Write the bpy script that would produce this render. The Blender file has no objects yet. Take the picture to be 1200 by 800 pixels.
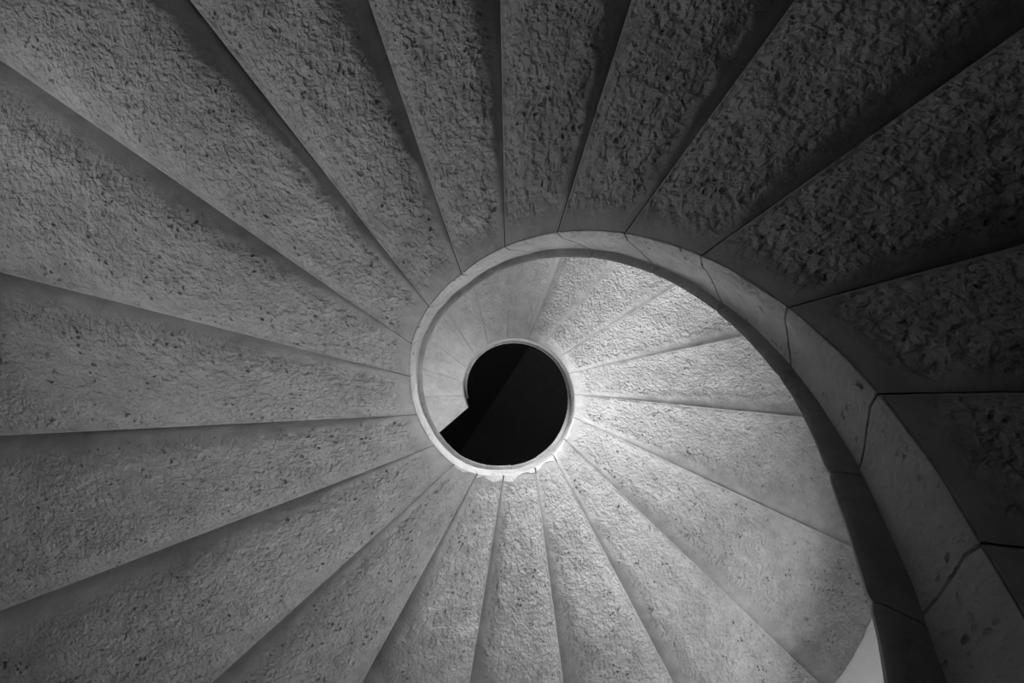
import bpy, math
import numpy as np
from mathutils import Matrix, Vector

# ------------------------------------------------------------------ camera, light, exposure
SC = bpy.context.scene
COL = SC.collection
R = 0.381                 # radius of the open well (m)
CZ = 1.28                 # camera height above the floor (m)
FPX, TX, TY = 800.0, 0.06435, -0.015     # focal length (px of 1200) and the tilt off the zenith
AX, AY = 0.14301 * R, -0.10365 * R       # stair axis seen from the camera
H0, DH = 1.6212 * R, 0.47189 * R         # soffit height of joint 0 above the camera, rise per step
PH0, DPH, SKEW = -0.24906, 0.32528, -0.104
RO = 6.28 * R             # inner face of the round wall


def W(x, y, z):           # stair plan (x right, y up when looking up) -> world
    return (-x, y, z)


def rot(tx, ty):
    cx, sx, cy, sy = math.cos(tx), math.sin(tx), math.cos(ty), math.sin(ty)
    return np.array([[1, 0, 0], [0, cx, -sx], [0, sx, cx]]) @ np.array([[cy, 0, sy], [0, 1, 0], [-sy, 0, cy]])


M3 = (np.diag([1, 1, -1]) @ rot(TX, TY) @ np.diag([-1, 1, 1])).T
cam_d = bpy.data.cameras.new('camera')
cam_d.sensor_width = 36.0
cam_d.lens = FPX / 1200 * 36
cam_d.clip_start = 0.02
cam = bpy.data.objects.new('camera', cam_d)
COL.objects.link(cam)
mw = Matrix([[*M3[i], 0] for i in range(3)] + [[0, 0, 0, 1]])
mw.translation = W(-AX, -AY, CZ)
cam.matrix_world = mw
SC.camera = cam

wd = bpy.data.worlds.new('world')
SC.world = wd
wd.use_nodes = True
wd.node_tree.nodes['Background'].inputs[0].default_value = (0.6, 0.6, 0.6, 1)
wd.node_tree.nodes['Background'].inputs[1].default_value = 0.05

# unseen windows in the round wall, the last three added to brighten steps: azimuth deg in plan, half width deg, z low, z high,
# then the lamp standing for daylight behind each: distance, height, width, height, watts
UNSEEN_WINDOWS = [(60, 15, CZ + 2.7, CZ + 4.3, 3.0, CZ + 3.4, 4.0, 2.4, 860.0),
           (-38, 13, CZ + 1.0, CZ + 3.4, 2.4, CZ + 0.8, 3.0, 2.0, 160.0),
           (-105, 14, CZ + 4.0, CZ + 5.5, 1.5, CZ + 3.9, 3.0, 1.5, 270.0),  # added opening and lamp, unseen, to brighten the left of the upper turn
           (178, 22, CZ + 1.33, CZ + 1.96, 0.9, CZ + 1.42, 1.8, .36, 17.0),  # added opening and lamp, unseen, to light the lower turn's top steps
           (-88, 16, CZ + 1.2, CZ + 2.2, 1.4, CZ + 1.55, 2.0, .8, 42.0)]  # added opening and lamp, unseen, for bright edges on the left steps
for az, hw, z0, z1, dist, lz, lw, lh, pw in UNSEEN_WINDOWS:
    a = math.radians(az)
    ld = bpy.data.lights.new('unseen_window_light', 'AREA')
    ld.shape = 'RECTANGLE'
    ld.size, ld.size_y, ld.energy = lw, lh, pw
    lo = bpy.data.objects.new('unseen_window_light', ld)
    COL.objects.link(lo)
    p = Vector(W((RO + dist) * math.cos(a), (RO + dist) * math.sin(a), lz))
    lo.location = p
    aim = Vector(W((RO + .2) * math.cos(a), (RO + .2) * math.sin(a), (z0 + z1) / 2))
    lo.rotation_euler = (aim - p).to_track_quat('-Z', 'Y').to_euler()

vs = SC.view_settings
vs.view_transform = 'Standard'
vs.look = 'None'
vs.gamma = 1
vs.use_curve_mapping = False
vs.exposure = 0.0


# ------------------------------------------------------------------ materials
def nd(t, kind, **kw):
    n = t.nodes.new(kind)
    for k, v in kw.items():
        setattr(n, k, v)
    return n


def stone(name, dark, light, bump=1.0, pits=1.0, rough_attr=True, scale=1.0, rgh=.9):
    m = bpy.data.materials.new(name)
    m.use_nodes = True
    t = m.node_tree
    L = t.links.new
    b = t.nodes['Principled BSDF']
    b.inputs['Roughness'].default_value = rgh
    b.inputs['Specular IOR Level'].default_value = .25
    tc = nd(t, 'ShaderNodeTexCoord')

    def noise(sc, det, dist=0., rg=.5):
        n = nd(t, 'ShaderNodeTexNoise')
        n.inputs['Scale'].default_value = sc * scale
        n.inputs['Detail'].default_value = det
        n.inputs['Roughness'].default_value = rg
        n.inputs['Distortion'].default_value = dist
        L(tc.outputs['Object'], n.inputs['Vector'])
        return n.outputs['Fac']

    def math_(op, a, c, clamp=False):
        n = nd(t, 'ShaderNodeMath', operation=op, use_clamp=clamp)
        for i, v in enumerate((a, c)):
            if isinstance(v, (int, float)):
                n.inputs[i].default_value = v
            else:
                L(v, n.inputs[i])
        return n.outputs[0]

    def ramp(f, lo, hi):
        n = nd(t, 'ShaderNodeMapRange')
        n.inputs['From Min'].default_value = lo
        n.inputs['From Max'].default_value = hi
        L(f, n.inputs['Value'])
        return n.outputs[0]

    big = noise(2.2, 4)
    mid = noise(14, 5, .4)
    fac = math_('ADD', math_('MULTIPLY', big, .45), math_('MULTIPLY', mid, .55))
    fac = ramp(fac, .3, .7)
    mix = nd(t, 'ShaderNodeMix', data_type='RGBA')
    mix.inputs[6].default_value = (dark, dark, dark, 1)
    mix.inputs[7].default_value = (light, light, light, 1)
    L(fac, mix.inputs[0])
    # small dark holes in the stone
    v = nd(t, 'ShaderNodeTexVoronoi')
    v.inputs['Scale'].default_value = 42 * scale
    dn = nd(t, 'ShaderNodeTexNoise')
    dn.inputs['Scale'].default_value = 30 * scale
    L(tc.outputs['Object'], dn.inputs['Vector'])
    va = nd(t, 'ShaderNodeVectorMath', operation='MULTIPLY_ADD')
    L(dn.outputs['Color'], va.inputs[0])
    va.inputs[1].default_value = (.03, .03, .03)
    L(tc.outputs['Object'], va.inputs[2])
    L(va.outputs[0], v.inputs['Vector'])
    sel = ramp(noise(13, 2), .53, .70)
    hole = math_('MULTIPLY', ramp(v.outputs['Distance'], .30, .16), sel, True)
    hole = math_('MULTIPLY', hole, pits, True)
    if rough_attr:
        at = nd(t, 'ShaderNodeAttribute', attribute_name='rough')
        ra = at.outputs['Fac']
        hole = math_('MULTIPLY', hole, ra, True)
    mix2 = nd(t, 'ShaderNodeMix', data_type='RGBA')
    L(math_('MULTIPLY', hole, .85), mix2.inputs[0])
    L(mix.outputs[2], mix2.inputs[6])
    mix2.inputs[7].default_value = (dark * .25,) * 3 + (1,)
    L(mix2.outputs[2], b.inputs['Base Color'])
    # tooled relief
    pk = nd(t, 'ShaderNodeTexVoronoi', feature='SMOOTH_F1')
    pk.inputs['Scale'].default_value = 58 * scale
    L(va.outputs[0], pk.inputs['Vector'])
    h = math_('ADD', math_('MULTIPLY', noise(46, 3, .6), .9), math_('MULTIPLY', pk.outputs['Distance'], .55))
    h = math_('ADD', h, math_('MULTIPLY', noise(120, 3), .28))
    h = math_('SUBTRACT', h, math_('MULTIPLY', hole, 1.2))
    if rough_attr:
        h = math_('MULTIPLY', h, math_('ADD', math_('MULTIPLY', ra, .88), .12))
    bp = nd(t, 'ShaderNodeBump')
    bp.inputs['Strength'].default_value = 1.0
    bp.inputs['Distance'].default_value = .012 * bump
    L(h, bp.inputs['Height'])
    L(bp.outputs[0], b.inputs['Normal'])
    return m


MAT = dict(
    soffit=stone('tooled_stone', .33, .57, bump=1.6),
    string=stone('dressed_stone', .38, .58, bump=.42, pits=.8, rough_attr=False, scale=1.3),
    rail=stone('worn_rail_stone', .22, .40, bump=.4, pits=.25, rough_attr=False),
    plaster=stone('lime_plaster', .62, .70, bump=.2, pits=.0, rough_attr=False),
    floor=stone('floor_stone', .07, .12, bump=.3, pits=.3, rough_attr=False),
    dark=stone('dark_timber', .014, .022, bump=.3, pits=0., rough_attr=False),
    grey=stone('dark_timber_lit', .045, .06, bump=.3, pits=0., rough_attr=False),  # lighter copy of the roof timber, with light put into its colour
    mortar=stone('lime_mortar', .70, .80, bump=.3, pits=0., rough_attr=False))


# ------------------------------------------------------------------ mesh helpers
def obj(name, verts, faces, mat, parent=None, smooth=True, attr=None):
    me = bpy.data.meshes.new(name)
    v = np.asarray(verts, float).copy()
    v[:, 0] *= -1                                   # plan -> world (mirrors, so turn the faces round)
    me.from_pydata(v.tolist(), [], [tuple(reversed(f)) for f in faces])
    if attr is not None:
        a = me.attributes.new('rough', 'FLOAT', 'POINT')
        a.data.foreach_set('value', np.asarray(attr, np.float32))
    me.materials.append(mat)
    if smooth:
        me.polygons.foreach_set('use_smooth', [True] * len(me.polygons))
        me.set_sharp_from_angle(angle=math.radians(38))
    me.update()
    o = bpy.data.objects.new(name, me)
    COL.objects.link(o)
    if parent:
        o.parent = parent
    return o


def tag(o, label=None, cat=None, kind=None, group=None):
    for k, v in (('label', label), ('category', cat), ('kind', kind), ('group', group)):
        if v:
            o[k] = v
    return o


def vnoise(p, sc, seed=0):                          # smooth 3-D value noise, vectorised
    q = p * sc + seed * 17.31
    i = np.floor(q).astype(np.int64)
    f = q - i
    f = f * f * (3 - 2 * f)
    out = 0
    for dx in (0, 1):
        for dy in (0, 1):
            for dz in (0, 1):
                n = (i[:, 0] + dx) * 374761393 + (i[:, 1] + dy) * 668265263 + (i[:, 2] + dz) * 2147483647 + seed * 974634
                n = (n ^ (n >> 13)) * 1274126177
                n = ((n ^ (n >> 16)) & 0xffff) / 65535.0
                w = (f[:, 0] if dx else 1 - f[:, 0]) * (f[:, 1] if dy else 1 - f[:, 1]) * (f[:, 2] if dz else 1 - f[:, 2])
                out = out + n * w
    return out * 2 - 1


# ------------------------------------------------------------------ the joints of the stair, as cut
K0, K1 = -10, 31
DPHI = {0: -.02, 3: .011, 4: .013, 5: .013, 6: -.011, 7: -.010, 10: -.05, 12: .042, 13: .018, 14: -.024, 15: -.036,
        16: .052, 17: .017, 18: -.043, 19: -.029, 20: -.015, 22: -.016, 24: -.05, 26: .07, 27: .08, 28: .085, 29: .07, 30: .05}
SK = {-1: .02, 0: .12, 1: -.065, 2: -.138, 3: -.111, 4: -.112, 5: -.115, 6: -.111, 7: -.127, 8: -.118, 9: -.139, 10: -.11, 11: -.138,
      12: -.151, 13: -.107, 14: -.098, 15: -.080, 16: -.111, 17: -.079, 18: -.085, 19: -.083, 20: -.07, 21: -.088,
      22: -.077, 25: -.045, 26: -.13, 28: -.117, 30: -.085, 31: .30}
RC = {7: .985, 10: .985, 11: .975, 12: .98, 13: 1.01, 14: 1.015, 15: 1.012, 16: 1.012, 17: 1.018, 18: 1.02, 19: 1.015, 20: 1.01, 21: 1.015,
      22: 1.02, 23: 1.015, 24: 1.01}
KS = np.arange(K0, K1 + 1)
PHI = np.array([PH0 + k * DPH + DPHI.get(k, 0) for k in KS])
PSI = np.array([PH0 + k * DPH + SK.get(k, SKEW) for k in KS])
RIN = np.array([RC.get(k, 1.0) * R for k in KS])
MARG = .03 * R                                      # dressed margin = thickness of the string


def zhel(kk):
    return CZ + H0 + DH * kk


def phi_at(kk):
    return np.interp(kk, KS, PHI) + np.minimum(kk - K0, 0) * DPH


def rin_at(kk):
    return np.interp(kk, KS, RIN)


def joint_az(i, rho):                               # azimuth of joint line i at radius rho
    s = RIN[i] * math.sin(PSI[i] - PHI[i])
    return PSI[i] - np.arcsin(np.clip(s / rho, -1, 1))


def smooth01(x):
    x = np.clip(x, 0, 1)
    return x * x * (3 - 2 * x)


# ------------------------------------------------------------------ setting: floor, round wall, ceiling
ZT = CZ + 8.4
NA = 144


def ring(z, r, n=NA):
    return [(r * math.cos(2 * math.pi * i / n), r * math.sin(2 * math.pi * i / n), z) for i in range(n)]


v = ring(0, RO + .5) + ring(-.2, RO + .5)
fl = [tuple(range(NA)), tuple(reversed(range(NA, 2 * NA)))] + [(i, NA + i, NA + (i + 1) % NA, (i + 1) % NA) for i in range(NA)]
tag(obj('floor', v, fl, MAT['floor'], smooth=False), 'worn stone floor at the foot of the stair', None, 'structure')

zs = sorted({0., ZT} | {z for w in UNSEEN_WINDOWS for z in w[2:4]})
step_a = 360 / NA


def is_open(i, z):
    a = (i + .5) * step_a
    return any(abs((a - w[0] + 180) % 360 - 180) < w[1] and w[2] < z < w[3] for w in UNSEEN_WINDOWS)


v, fc = [], []
nz = len(zs)
for z in zs:
    v += ring(z, RO) + ring(z, RO + .5)
IN = lambda j, i: j * 2 * NA + i % NA
OUT = lambda j, i: j * 2 * NA + NA + i % NA
for j in range(nz - 1):
    zm = (zs[j] + zs[j + 1]) / 2
    for i in range(NA):
        if is_open(i, zm):
            continue
        fc.append((IN(j, i), IN(j + 1, i), IN(j + 1, i + 1), IN(j, i + 1)))
        fc.append((OUT(j, i), OUT(j, i + 1), OUT(j + 1, i + 1), OUT(j + 1, i)))
        if is_open(i + 1, zm):
            fc.append((IN(j, i + 1), IN(j + 1, i + 1), OUT(j + 1, i + 1), OUT(j, i + 1)))
        if is_open(i - 1, zm):
            fc.append((IN(j, i), OUT(j, i), OUT(j + 1, i), IN(j + 1, i)))
        if j + 1 == nz - 1 or is_open(i, (zs[j + 1] + zs[min(j + 2, nz - 1)]) / 2):
            fc.append((IN(j + 1, i), OUT(j + 1, i), OUT(j + 1, i + 1), IN(j + 1, i + 1)))
        if j == 0 or is_open(i, (zs[j - 1] + zs[j]) / 2):
            fc.append((IN(j, i), IN(j, i + 1), OUT(j, i + 1), OUT(j, i)))
tag(obj('wall_round', v, fc, MAT['plaster'], smooth=False), 'pale plastered round wall of the stair tower', None, 'structure')

# dark roof: two sloping sides that meet in a ridge over the well
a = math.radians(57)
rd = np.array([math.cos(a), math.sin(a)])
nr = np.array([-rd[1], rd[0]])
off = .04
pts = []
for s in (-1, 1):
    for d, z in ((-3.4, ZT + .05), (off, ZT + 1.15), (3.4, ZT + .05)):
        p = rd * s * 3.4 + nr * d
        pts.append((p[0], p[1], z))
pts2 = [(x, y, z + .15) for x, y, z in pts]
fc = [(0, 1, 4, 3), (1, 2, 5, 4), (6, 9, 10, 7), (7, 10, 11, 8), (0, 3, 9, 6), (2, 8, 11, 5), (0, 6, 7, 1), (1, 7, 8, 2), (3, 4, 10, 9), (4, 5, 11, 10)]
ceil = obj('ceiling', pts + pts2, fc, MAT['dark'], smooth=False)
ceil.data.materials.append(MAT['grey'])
ceil.data.polygons[0].material_index = 1  # one side coloured lighter to paint a faint wedge of light
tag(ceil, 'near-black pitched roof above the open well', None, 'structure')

# ------------------------------------------------------------------ the staircase
stair = bpy.data.objects.new('spiral_staircase', None)
COL.objects.link(stair)
tag(stair, 'open-well spiral staircase of grey stone steps seen from below', 'staircase')

rng = np.random.default_rng(4)


def grid_faces(nu, nv, base=0, flip=False):
    g = np.arange(nu * nv).reshape(nu, nv) + base
    f = np.stack([g[:-1, :-1], g[:-1, 1:], g[1:, 1:], g[1:, :-1]], -1).reshape(-1, 4)
    if flip:
        f = f[:, ::-1]
    return f.tolist()


def build_step(k):
    i = k - K0
    vis = -3 <= k
    nu, nv = (64, 150) if vis else (14, 20)
    ue = np.concatenate([[0, .006, .014], np.linspace(.03, .97, nu - 6), [.986, .994, 1]])
    vv = np.linspace(0, 1, nv) ** 1.25
    U, V = np.meshgrid(ue, vv, indexing='ij')
    rin = (1 - U) * RIN[i] + U * RIN[i + 1] + MARG
    RHO = rin + (RO - .002 - rin) * V
    az0, az1 = joint_az(i, RHO), joint_az(i + 1, RHO)
    AZ = az0 + (az1 - az0) * U
    X, Y = RHO * np.cos(AZ), RHO * np.sin(AZ)
    width = (az1 - az0) * RHO                       # local width of the step
    # pillow-shaped soffit: flat middle, rounded shoulders at both joints
    amp = np.interp(k, [13, 17, 22, 24], [1, .7, .6, .35]) * np.clip(width * .20, 0, .085) * smooth01((RHO - rin + .02) / .15)
    ulo, uhi = .36 + .05 * math.sin(k * 2.1), .24 + .05 * math.sin(k * 3.7 + 1)
    lo = 1 - np.clip(1 - U / ulo, 0, 1) ** 2
    hi = 1 - np.clip(1 - (1 - U) / uhi, 0, 1) ** 2
    prof = amp * (.62 * (hi - 1) + 1.08 * lo - .12)
    groove = .008 * (1 - smooth01(np.minimum(U, 1 - U) / .012)) * (1 - smooth01((RHO - rin) / .3))
    rough = np.interp(k, [21, 24, 27], [1, .45, .3]) * smooth01((RHO - rin) / .07 - .25) * smooth01((U - .04) / .16) * (.35 + .65 * smooth01((1 - U) / .05))
    P = np.stack([X, Y, zhel(k + U)], -1).reshape(-1, 3)
    n = vnoise(P, 9, 1) * .0050 + vnoise(P, 24, 2) * .0040 + vnoise(P, 55, 3) * .0024
    Z = zhel(k + U) - prof + groove + (n.reshape(U.shape)) * (.15 + .85 * rough)
    wav = vnoise(P * np.array([1, 1, 0]), 5, 7).reshape(U.shape) * .004
    Z = Z + wav * smooth01(V * 6)
    Z = np.maximum(Z, .004)
    zt = zhel(k + 1) + .12
    bot = np.stack([X, Y, Z], -1).reshape(-1, 3)
    nb = len(bot)
    RT = np.maximum(RHO, rin + .14)                 # tread starts behind the rail
    top = np.stack([RT * np.cos(AZ), RT * np.sin(AZ), np.full_like(X, zt)], -1)
    # the tread on a coarse outline: border of the same grid
    g = np.arange(nu * nv).reshape(nu, nv)
    border = np.concatenate([g[0, :], g[1:, -1], g[-1, -2::-1], g[-2:0:-1, 0]])
    tv = top.reshape(-1, 3)[border]
    m = len(border)
    faces = grid_faces(nu, nv)
    mid = bot[border].copy()                        # upright end behind the string, then sloping back to the tread
    mid[:, 2] = np.minimum(zhel(k + U).reshape(-1)[border] + .15, zt - .008)
    for lo_, hi_ in ((border, nb + np.arange(m)), (nb + np.arange(m), nb + m + np.arange(m))):
        faces += [(int(lo_[(j + 1) % m]), int(lo_[j]), int(hi_[j]), int(hi_[(j + 1) % m])) for j in range(m)]
    faces.append(tuple(nb + m + j for j in range(m)))
    tv = np.concatenate([mid, tv])
    o = obj('step', np.concatenate([bot, tv]), faces, MAT['soffit'], stair,
            attr=np.concatenate([rough.ravel(), np.full(2 * m, .3)]))
    return o


HB = .40 * R                                        # height of the string's inner face
LEAN = .68                                          # bed joints run back under the step above


def rail_radius(kk):
    return R * np.interp(kk, [-4, -1.36, -.2, 1, 2, 30], [.145, .137, .106, .066, .052, .050])


def build_string(k, parent):
    nu, nw = 26, 7
    g = .005 if k < 1 else .010 if k < 9 else .005                     # open joint between the blocks
    ue = np.concatenate([[g, g + .006, g + .015], np.linspace(.05, .95, nu - 6), [.985 - g, .994 - g, 1 - g]])
    we = np.linspace(0, 1, nw)
    U, Wd = np.meshgrid(ue, we, indexing='ij')
    KK = k + U - LEAN * Wd
    chip = .010 * R * rng.random()
    edge = (.009 * R + chip * .5) * (1 - smooth01(np.minimum(U, 1 - U) / .012)) + .02 * R * (1 - smooth01(Wd / .1))
    AZ = phi_at(KK)
    r = rin_at(KK)
    P = np.stack([r * np.cos(AZ), r * np.sin(AZ), zhel(KK)], -1).reshape(-1, 3)
    rr = r + edge + (vnoise(P, 14, 5) * .0022).reshape(r.shape)
    Z = np.maximum(zhel(KK) + HB * Wd, .004)
    inner = np.stack([rr * np.cos(AZ), rr * np.sin(AZ), Z], -1).reshape(-1, 3)
    r2 = r + MARG - .0015
    outer = np.stack([r2 * np.cos(AZ), r2 * np.sin(AZ), Z], -1).reshape(-1, 3)
    g = np.arange(nu * nw).reshape(nu, nw)
    n = nu * nw
    f = grid_faces(nu, nw, 0, True) + grid_faces(nu, nw, n)
    border = np.concatenate([g[0, :], g[1:, -1], g[-1, -2::-1], g[-2:0:-1, 0]])
    m = len(border)
    f += [(int(border[j]), int(border[(j + 1) % m]), int(border[(j + 1) % m]) + n, int(border[j]) + n) for j in range(m)]
    return obj('string_block', np.concatenate([inner, outer]), f, MAT['string'], parent)


def build_rail(k, parent):
    ns, nc = 18, 16
    ue = np.concatenate([[.003, .02], np.linspace(.06, .94, ns - 4), [.98, .997]])
    v = []
    j1, j2 = rng.normal(0, .0009, 2)
    for u in ue:
        kk = k + u - LEAN - .06
        rad = float(rail_radius(kk)) * (1 - .06 * (1 - smooth01(min(u, 1 - u) / .04)))
        r0 = float(rin_at(kk)) + .012 * R + j1
        z0 = zhel(kk) + HB + rad * .40 + j2
        for c in range(nc):
            t = 2 * math.pi * c / nc
            # roll on the string: nearly flat underside, rounded nose, rounded top
            c_, s_ = math.cos(t), math.sin(t)
            cr = -math.copysign(abs(c_) ** .62, c_) * rad * 1.2
            cz = (s_ * .6 if s_ > 0 else -abs(s_) ** .9 * .45) * rad
            if cr > 0:
                cr *= .5
            kx = kk - LEAN / HB * (cz + rad * .4) * .5
            az = float(phi_at(kx))
            v.append(((r0 + cr) * math.cos(az), (r0 + cr) * math.sin(az), max(zhel(kx) - zhel(kk) + z0 + cz, .006)))
    v = np.array(v)
    v[:, 2] += vnoise(v, 16, 9) * .0015
    f = []
    for s in range(ns - 1):
        for c in range(nc):
            d = (c + 1) % nc
            f.append((s * nc + c, (s + 1) * nc + c, (s + 1) * nc + d, s * nc + d))
    f.append(tuple(range(nc)))
    f.append(tuple(reversed(range((ns - 1) * nc, ns * nc))))
    return obj('handrail_segment', v, f, MAT['rail'], parent)


def build_mortar(k, parent):
    n = 40
    r_, inn, ou = np.random.default_rng(k), [], []
    ks = np.linspace(k + .03, k + .97, n)
    reach = np.interp(np.arange(n), np.arange(0, n + 9, 9), r_.random(len(np.arange(0, n + 9, 9))) ** 1.5) * np.interp(ks, [12.5, 15, 17, 19.2], [.0, .12, .14, .0])
    reach = np.maximum(reach + r_.normal(0, .003, n), .012) * R
    v = []
    for kk, h in zip(ks, reach):
        a, r0 = float(phi_at(kk)), float(rin_at(kk)) + .02 * R
        for rr in (r0, r0 + h):
            for dz in (-.004, .006):
                v.append((rr * math.cos(a), rr * math.sin(a), zhel(kk) + dz))
    f = []
    for j in range(n - 1):
        b, c = 4 * j, 4 * j + 4
        f += [(b, b + 2, c + 2, c), (b + 1, c + 1, c + 3, b + 3), (b, c, c + 1, b + 1), (b + 2, b + 3, c + 3, c + 2)]
    f += [(0, 1, 3, 2), (4 * n - 4, 4 * n - 2, 4 * n - 1, 4 * n - 3)]
    o = obj('mortar_smear', v, f, MAT['mortar'], parent)
    o['label'] = 'pale lime mortar smeared along the inner edge of the step'


for k in range(K0, K1):
    st = build_step(k)
    if 13 <= k <= 18:
        build_mortar(k, st)
    build_string(k, st)
    build_rail(k, st)
